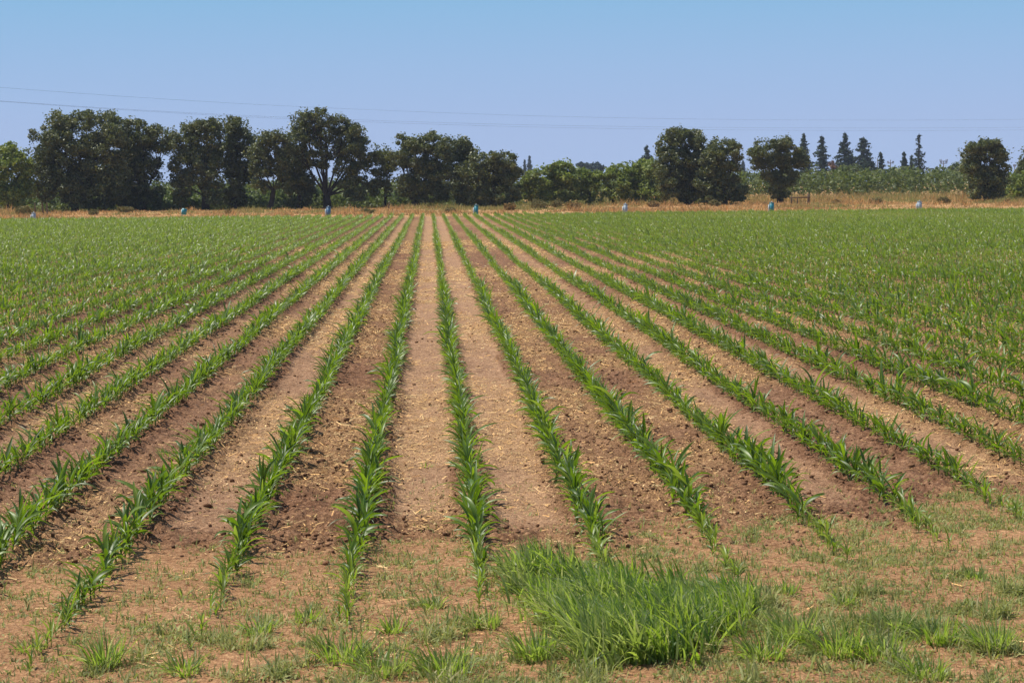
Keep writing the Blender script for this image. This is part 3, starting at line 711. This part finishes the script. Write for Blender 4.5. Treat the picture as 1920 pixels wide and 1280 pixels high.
# the low orchard behind everything reads as one mass
def orchard():
    Cs = []
    for r_, Y in enumerate((262, 268, 275, 284, 296, 312)):
        xs = np.arange(.038 * Y - .245 * Y - 12, .038 * Y + .245 * Y + 12, 3.4)
        for x in xs:
            cx = x + rng.normal(0, .3); h = 2.9 + .7 * rng.random() + .05 * r_ + (.35 if x > 25 else -.4)
            m = 240 if r_ < 4 else 140
            q = rng.normal(0, 1, (m, 3)); q /= np.linalg.norm(q, axis=1)[:, None]; q *= (.45 + .6 * rng.random(m) ** .6)[:, None]
            lump = .75 + .5 * vnoise(q[:, 0] * 2 + cx, q[:, 2] * 2 + Y, 6)
            Cs.append(np.stack([cx + q[:, 0] * 1.9 * lump, Y + q[:, 1] * 1.8, h * .58 + q[:, 2] * h * .46 * lump], -1))
    n = 3200; X = .038 * 235 + (rng.random(n) * 2 - 1) * 66; Y = 223 + 24 * rng.random(n)      # low undergrowth below the oaks
    for x, y in zip(X[X < 9], Y[X < 9]):
        h = .5 + 1.8 * vnoise(np.array([x * .3]), np.array([y * .3]), 8)[0]; m = 45
        Cs.append(np.stack([x + rng.normal(0, .8, m), y + rng.normal(0, .6, m), h * rng.random(m) ** .8], -1))
    C = np.concatenate(Cs); C = C[C[:, 2] > .05]
    V, T = cards(C, .30 * (.7 + .7 * rng.random(len(C))))
    o = link('orchard_foliage', mesh('orchard', V, T=T, attrs={'tint': np.zeros(len(V))}), M['orchard'])
    tag(o, 'low green orchard spreading far behind the oaks', 'orchard', kind='stuff')
orchard()

# ------------------------------------------------------------------ conifers far behind
def conifer(label, px, top, half, Y, seed, mat='conifer', sparse=0.0, round_=0.0, group='conifers far behind the orchard', bot=326, taper=.85, lean=0.0):
    b = P(px, 330, Y); t = P(px, top, Y); H = t[2]; k = Y / FPX; W = half * k
    root = empty('conifer', (b[0], Y, 0), label, 'conifer', group)
    r = np.random.default_rng(seed)
    Cs = []; br = []
    nw = int(26 + H * .5)
    for i in range(nw):
        f = (i + r.random() * .7) / nw; z = H * (.12 + .86 * f)
        rad = W * ((1 - f) ** taper * (1.0 if f > .15 else .85) + .05) * (.55 + .65 * r.random())
        nb = 7 if f < .8 else 5
        for j in range(nb):
            if r.random() < .12 + sparse * .85: continue
            a = r.random() * 6.283; rl = rad * (.6 + .6 * r.random()); m = int((6 + rl * 6) * (1 - .6 * sparse))
            s = r.random(m) ** .7
            c = np.stack([np.cos(a) * rl * s, np.sin(a) * rl * s, z - .22 * rl * s + .10 * rl * s ** 3], -1)
            c[:, 0] += lean * (f ** 2) * W
            c += r.normal(0, 1, (m, 3)) * np.array([.16, .16, .14]) * (.6 + rl * .18)
            Cs.append(c)
            br.append(tube([(lean * f * f * W, 0, z), (np.cos(a) * rl * .8 + lean * f * f * W, np.sin(a) * rl * .8, z - .15 * rl)], [.07, .02], 4))
    C = np.concatenate(Cs)
    V, T = cards(C, (.36 + .008 * H) * (.7 + .6 * r.random(len(C))) * (Y / 600) ** .5, 1.0, aspect=1.8)
    link('crown', mesh('crown', V, T=T, attrs={'tint': np.zeros(len(V))}), M[mat], root)
    tr = [tube([(0, 0, -.2), (0, 0, H * .5), (lean * W, 0, H * 1.0)], [.34, .22, .05], 6)] + br
    V, Q = join([(a, [q for q in c if len(q) == 4]) for a, c in tr])
    link('trunk', mesh('trunk', V, Q), M['bark'], root)

conifer('conifer with bushy top showing right behind the lone spreading oak', 1507, 249, 24, 520, 1)
conifer('conifer tip poking out above the lone spreading oak', 1477, 254, 14, 560, 2)
conifer('full conical conifer between the reddish tree and the spreading oak', 1541, 253, 26, 540, 3)
conifer('tallest broad conifer with spiky side branches, third of the cluster', 1584, 247, 32, 530, 4, sparse=.15)
conifer('short conifer filling the right foot of the broad spiky conifer', 1597, 288, 18, 550, 14)
conifer('olive green conifer with rounded top left of the poles', 1619, 256, 30, 525, 5, taper=.6)
conifer('small crooked conifer between two utility poles', 1655, 284, 14, 530, 6, sparse=.3, lean=-.35)
conifer('slim short conifer left of the sparse needle like one', 1695, 284, 15, 520, 7, sparse=.1)
conifer('very thin short conifer squeezed between two others', 1709, 290, 12, 540, 8, sparse=.2)
conifer('sparse needle like conifer, tallest at right with bare upper branches', 1723, 250, 27, 515, 9, sparse=.55, taper=.8)
conifer('blue green pyramid conifer behind the pale bushes', 1213, 271, 26, 480, 10, 'hazeblue')
conifer('hazy blue conifer, taller of the pair beyond the low round oak', 993, 291, 10, 900, 11, 'hazeblue')
conifer('hazy blue conifer, thinner of the pair beyond the low round oak', 984, 299, 5, 900, 12, 'hazeblue')
conifer('tiny conifer tip just left of the blue green pyramid', 1187, 303, 8, 700, 13, 'hazeblue')
conifer('small hazy conifer right of the flat topped oak', 1393, 301, 11, 800, 15, 'hazeblue')

g3 = 'rounded trees far beyond the orchard'
tree('far_tree', 'tree', 'hazy flat topped tree, left of a small pair on the skyline', g3, 1098, 700, [(1090, 310, 7, 3), (1100, 312, 9, 4), (1098, 322, 8, 8)], 'hazeblue', .5, .6, 1, .3)
tree('far_tree', 'tree', 'hazy flat topped tree, right of a small pair on the skyline', g3, 1121, 700, [(1119, 311, 8, 4), (1126, 314, 7, 3), (1120, 322, 8, 8)], 'hazeblue', .5, .6, 1, .3)
tree('far_tree', 'tree', 'rounded olive tree far behind the left of the dome shaped oak', g3, 1802, 480, [(1795, 318, 12, 8), (1808, 312, 12, 8), (1800, 330, 18, 12)], 'orchard', .4, .9, 1, .3)
tree('dying_tree', 'tree', 'small reddish dying tree between two conifers', g3, 1562, 500, [(1560, 310, 4, 5), (1566, 320, 5, 6), (1559, 328, 6, 5)], 'rust', .3, .5, 1, .2)
tree('far_tree', 'tree', 'bright green tree at the foot of the broad conifers', g3, 1592, 430, [(1585, 322, 10, 7), (1600, 320, 11, 8), (1595, 332, 20, 9)], 'orchard', .35, .9, 1, .2)
tree('far_tree', 'tree', 'pale green tree rising left of the slim short conifer', g3, 1682, 430, [(1678, 323, 9, 6), (1692, 326, 10, 7), (1684, 334, 16, 8)], 'orchard', .35, .9, 1, .2)
tree('far_tree', 'tree', 'low dark tree bulging right below the olive conifer', g3, 1634, 440, [(1628, 318, 10, 10), (1638, 326, 10, 8)], 'conifer', .35, .9, 1, .2)
tree('far_tree', 'tree', 'small green tree below the double armed pole', g3, 1760, 430, [(1754, 326, 8, 6), (1766, 329, 8, 5)], 'orchard', .35, .9, 1, .2)

# ------------------------------------------------------------------ utility poles
def boxm(c, s):
    c = np.array(c, float); s = np.array(s, float) / 2
    V = np.array([[x, y, z] for x in (-1, 1) for y in (-1, 1) for z in (-1, 1)]) * s + c
    return V, np.array([(0, 1, 3, 2), (4, 6, 7, 5), (0, 4, 5, 1), (2, 3, 7, 6), (0, 2, 6, 4), (1, 5, 7, 3)])
def cyl(c, r, h, ns=16, r2=None):
    r2 = r if r2 is None else r2
    a = np.arange(ns) * 2 * np.pi / ns
    V = np.concatenate([np.stack([c[0] + r * np.cos(a), c[1] + r * np.sin(a), c[2] + 0 * a], -1), np.stack([c[0] + r2 * np.cos(a), c[1] + r2 * np.sin(a), c[2] + h + 0 * a], -1), [[c[0], c[1], c[2]]], [[c[0], c[1], c[2] + h]]])
    Q = [(i, (i + 1) % ns, ns + (i + 1) % ns, ns + i) for i in range(ns)]
    Q += [(2 * ns + 1, ns + 2 * i, ns + 2 * i + 1, ns + (2 * i + 2) % ns) for i in range(ns // 2)]
    Q += [(2 * ns, (2 * i + 2) % ns, 2 * i + 1, 2 * i) for i in range(ns // 2)]
    return V, np.array(Q)
def pole(label, px, top, Y, arms):
    b = P(px, 330, Y); H = P(px, top, Y)[2]; k = Y / FPX
    root = empty('utility_pole', (b[0], Y, 0), label, 'utility pole', 'utility poles beyond the orchard')
    V, Q = cyl((0, 0, -.2), .19, H + .2, 10, .13); link('shaft', mesh('shaft', V, Q, smooth=False), M['polewood'], root)
    for (dy, half) in arms:
        z = H - dy * k; w_ = half * k
        V, Q = boxm((0, -.22, z), (2 * w_, .14, .22)); a = link('crossarm', mesh('crossarm', V, Q), M['polewood'], root)
        V, Q = join([cyl((s * w_ * q, -.22, z + .11), .09, .5, 8, .13) for s in (-1, 1) for q in (.95, .62)])
        link('insulator', mesh('insulator', V, Q), M['polewood'], a)
pole('thin utility pole without visible arms beside the olive conifer', 1645, 297, 640, [])
pole('utility pole with one crossarm left of the slim short conifer', 1669.5, 300, 640, [(6, 6)])
pole('utility pole with two crossarms standing alone against the sky', 1769, 302, 660, [(.5, 7.5), (4.5, 6.5)])
pole('slender utility pole between the dome shaped oak and the right edge', 1902, 308, 700, [(4, 2.5)])

# power lines overhead: hung wires, nearer at the left
def wire(label, ptsl, dy):
    g = 'power lines crossing the sky'
    pts = []
    for (x, y) in ptsl:
        Y = np.interp(x, [-200, 2150], [105, 185]); pts.append(P(x, y + dy, Y))
    pts = np.array(pts); s = np.linspace(0, len(pts) - 1, 60)
    xs = [np.interp(s, np.arange(len(pts)), pts[:, i]) for i in range(3)]
    co = np.polyfit(xs[0], xs[2], 4); z = np.polyval(co, xs[0])
    V, Q = tube(np.stack([xs[0], xs[1], z], -1), [.0042] * 60, 5)
    o = link('power_line', mesh('power_line', V, [q for q in Q if len(q) == 4]), M['wire'])
    tag(o, label, 'power line', g)
wire('single power line highest in the sky', [(-220, 146), (0, 164), (203, 180), (480, 196.5), (980, 217), (1200, 222), (1440, 225.5), (1700, 225.5), (1920, 224), (2150, 221)], 0)
low_ = [(-220, 172), (0, 190), (203, 204), (480, 218), (980, 234.5), (1200, 238), (1440, 240), (1700, 240.5), (1920, 239), (2150, 236)]
wire('upper wire of the close pair below the highest power line', low_, 0)
wire('lower wire of the close pair, lowest line in the sky', [(x, y + np.interp(x, [0, 300, 980, 1920], [.5, 2, 4, 5])) for x, y in low_], 0)

# ------------------------------------------------------------------ irrigation standpipes at the field end
def standpipe(label, px, w_px, top, mat, shape):
    Y = 164.5; w_px *= .9; p = P(px, 395, Y); k = Y / FPX; H = P(px, top, Y)[2]; r = w_px * k / 2
    root = empty('irrigation_standpipe', (p[0], Y, 0), label, 'standpipe', 'irrigation standpipes at the far end of the corn rows')
    if shape == 'tilt':
        a = cyl((0, 0, 0), .055, H * .9, 10); link('pipe', mesh('pipe', *a), M['paleplastic'], root)
        V, Q = cyl((0, 0, 0), r * .95, H * .62, 18)
        th = R(12); c, s = math.cos(th), math.sin(th); V = V @ np.array([[c, 0, s], [0, 1, 0], [-s, 0, c]]).T + np.array([.12, 0, H * .38])
        link('drum', mesh('drum', V, Q, smooth=False), M[mat], root)
    else:
        V, Q = join([cyl((0, 0, -.05), r * .96, H * .9 + .05, 20), cyl((0, 0, H * .42), r * 1.02, .04, 20)])
        link('body', mesh('body', V, Q, smooth=False), M[mat], root)
        V, Q = cyl((0, 0, H * .9), r * 1.04, .05, 20); link('cap', mesh('cap', V, Q), M[mat], root)
        V, Q = cyl((0, 0, H * .9 + .05), .05, .09, 8, .04); link('knob', mesh('knob', V, Q), M['paleplastic'], root)
        V, Q = cyl((-r - .05, 0, -.05), .045, H * .8, 10); link('pipe', mesh('pipe', V, Q), M['paleplastic'], root)
standpipe('low lavender grey standpipe at the far left before three thin stakes', 63, 9, 399, 'greyplastic', 'up')
standpipe('tilted teal drum on a pale pipe under the thick trunked oak', 341, 11, 391, 'teal', 'tilt')
standpipe('blue and white standpipe in front of the tallest oak trunk', 616, 9.5, 387, 'blueplastic', 'up')
standpipe('dark teal standpipe below the narrow stepping oak', 893, 8.5, 384, 'teal', 'up')
standpipe('pale blue grey standpipe in front of the pale bushes', 1173, 8.5, 382, 'greyplastic', 'up')
standpipe('teal standpipe left of the rail fence', 1447, 10, 379, 'teal', 'up')
standpipe('pale grey standpipe in the dry grass near the right edge', 1724, 10, 377, 'greyplastic', 'up')

# posts and rail fence
def post(label, px, top, Y, r=.06, lean=0.0, group=None, name='wooden_post'):
    p = P(px, 390, Y); H = P(px, top, Y)[2]
    V, Q = tube([(0, 0, -.1), (lean * .5, 0, H * .5), (lean, 0, H)], [r * 1.1, r, r * .9], 8)
    o = link(name, mesh('post', V, [q for q in Q if len(q) == 4]), M['post'], None, (p[0], Y, 0))
    return tag(o, label, 'post', group)
gp = 'thin stakes in the dry grass at the left'
post('leftmost of three thin stakes against pale dry grass', 65.5, 380, 200, .07, 0, gp, 'wooden_stake')
post('middle stake of three against pale dry grass, leaning', 81, 380, 200, .08, -.1, gp, 'wooden_stake')
post('right stake of three against pale dry grass, reddish', 88, 380, 200, .07, 0, gp, 'wooden_stake')
post('short dark post right of the slender oak', 728, 379, 205, .07, .1, None)
Yf = 205; a = P(1484, 375, Yf); b = P(1516, 375, Yf); hz = P(1500, 370, Yf)[2]
rf = empty('rail_fence', ((a[0] + b[0]) / 2, Yf, 0), 'short dark rail fence in dry grass right of the lone spreading oak', 'fence')
w_ = b[0] - a[0]
for s, hh, rr in ((-1, hz + .1, .08), (1, hz + .35, .12), (-.3, hz + .0, .06)):
    V, Q = cyl((s * w_ / 2, 0, -.1), rr, hh + .1, 10); link('post', mesh('post', V, Q), M['post'], rf)
for zz in (hz - .02,):
    V, Q = boxm((0, -.13, zz), (w_ + .3, .06, .12)); link('rail', mesh('rail', V, Q), M['post'], rf)

# countable scrubby bushes in the dry strip
bushes = [(45, 398, 26, 16, 190, 'greenish brown bush at the far left edge of the dry strip'), (235, 392, 26, 12, 205, 'grey green bush at the foot of the widest oak'),
          (175, 396, 14, 8, 190, 'small olive bush before the widest oak'), (430, 394, 12, 7, 185, 'small brown bush left of the narrow knobbly oak trunk'),
          (690, 398, 20, 8, 178, 'yellow olive bush in the dry strip below the slender oak'), (845, 396, 14, 9, 178, 'round olive bush left of the dark teal standpipe'),
          (955, 390, 18, 13, 190, 'brown bush before the low round oak'), (1010, 386, 26, 15, 200, 'tall brown green bush below the pale trees'),
          (1075, 388, 26, 14, 195, 'wide tan bush left of the pale blue grey standpipe'), (1045, 382, 18, 14, 210, 'olive brown bush behind the wide tan bush'),
          (1225, 382, 18, 10, 205, 'tan bush right of the pale blue grey standpipe'), (1340, 380, 18, 10, 205, 'small olive bush between the twin topped and flat topped oaks'),
          (1570, 380, 16, 9, 212, 'brown bush right of the rail fence'), (1640, 378, 22, 11, 212, 'wide olive bush in the tall dry grass'),
          (1770, 376, 20, 11, 210, 'olive bush right of the pale grey standpipe'), (1888, 374, 10, 7, 205, 'small orange brown bush right of the dome shaped oak')]
M['bush'] = leafmat('scrub_leaf', ((0.22, 0.14, 0.06), (0.34, 0.23, 0.10), (0.46, 0.33, 0.16)), (0.25, 0.2, 0.06), 0.7, 0.2, 0.2, 0.6, tint=(0.12, 0.14, 0.05))
for (x, yb, wpx, hpx, Y, lab) in bushes:
    p = P(x, yb, Y); k = Y / FPX; W = wpx * k; H = hpx * k * 1.3; m = 700; H *= .95; W *= 1.0
    q = rng.normal(0, 1, (m, 3)); q /= np.linalg.norm(q, axis=1)[:, None]; q *= (.3 + .75 * rng.random(m) ** .6)[:, None]
    C = np.stack([q[:, 0] * W * .62, q[:, 1] * W * .5, .42 * H + q[:, 2] * H * .5], -1) * (.75 + .5 * vnoise(q[:, 0] * 3 + x, q[:, 2] * 3, 3))[:, None]
    C = C[C[:, 2] > .02]
    V, T = cards(C, .11 * (.6 + .8 * rng.random(len(C))), .2, aspect=2.2)
    o = link('scrub_bush', mesh('scrub_bush', V, T=T, attrs={'tint': np.full(len(V), float('oli' in lab or 'green' in lab) * .6)}), M['bush'], None, (p[0], Y, 0))
    tag(o, lab, 'bush', 'scrubby bushes in the dry strip')

# ------------------------------------------------------------------ air: a thin even haze round the scene
V, Q = boxm((0, 870, 24), (3040, 1900, 51))
hm_ = bpy.data.materials.new('haze'); hm_.use_nodes = True; hn = hm_.node_tree
for n_ in list(hn.nodes):
    if n_.type != 'OUTPUT_MATERIAL': hn.nodes.remove(n_)
pv = hn.nodes.new('ShaderNodeVolumePrincipled'); pv.inputs['Color'].default_value = (0.72, 0.80, 1.0, 1); pv.inputs['Density'].default_value = 0.00015
hn.links.new(pv.outputs[0], hn.nodes['Material Output'].inputs['Volume'])
tag(link('haze', mesh('haze', V, Q), hm_), 'thin bluish air over the whole place', None, None, 'stuff')
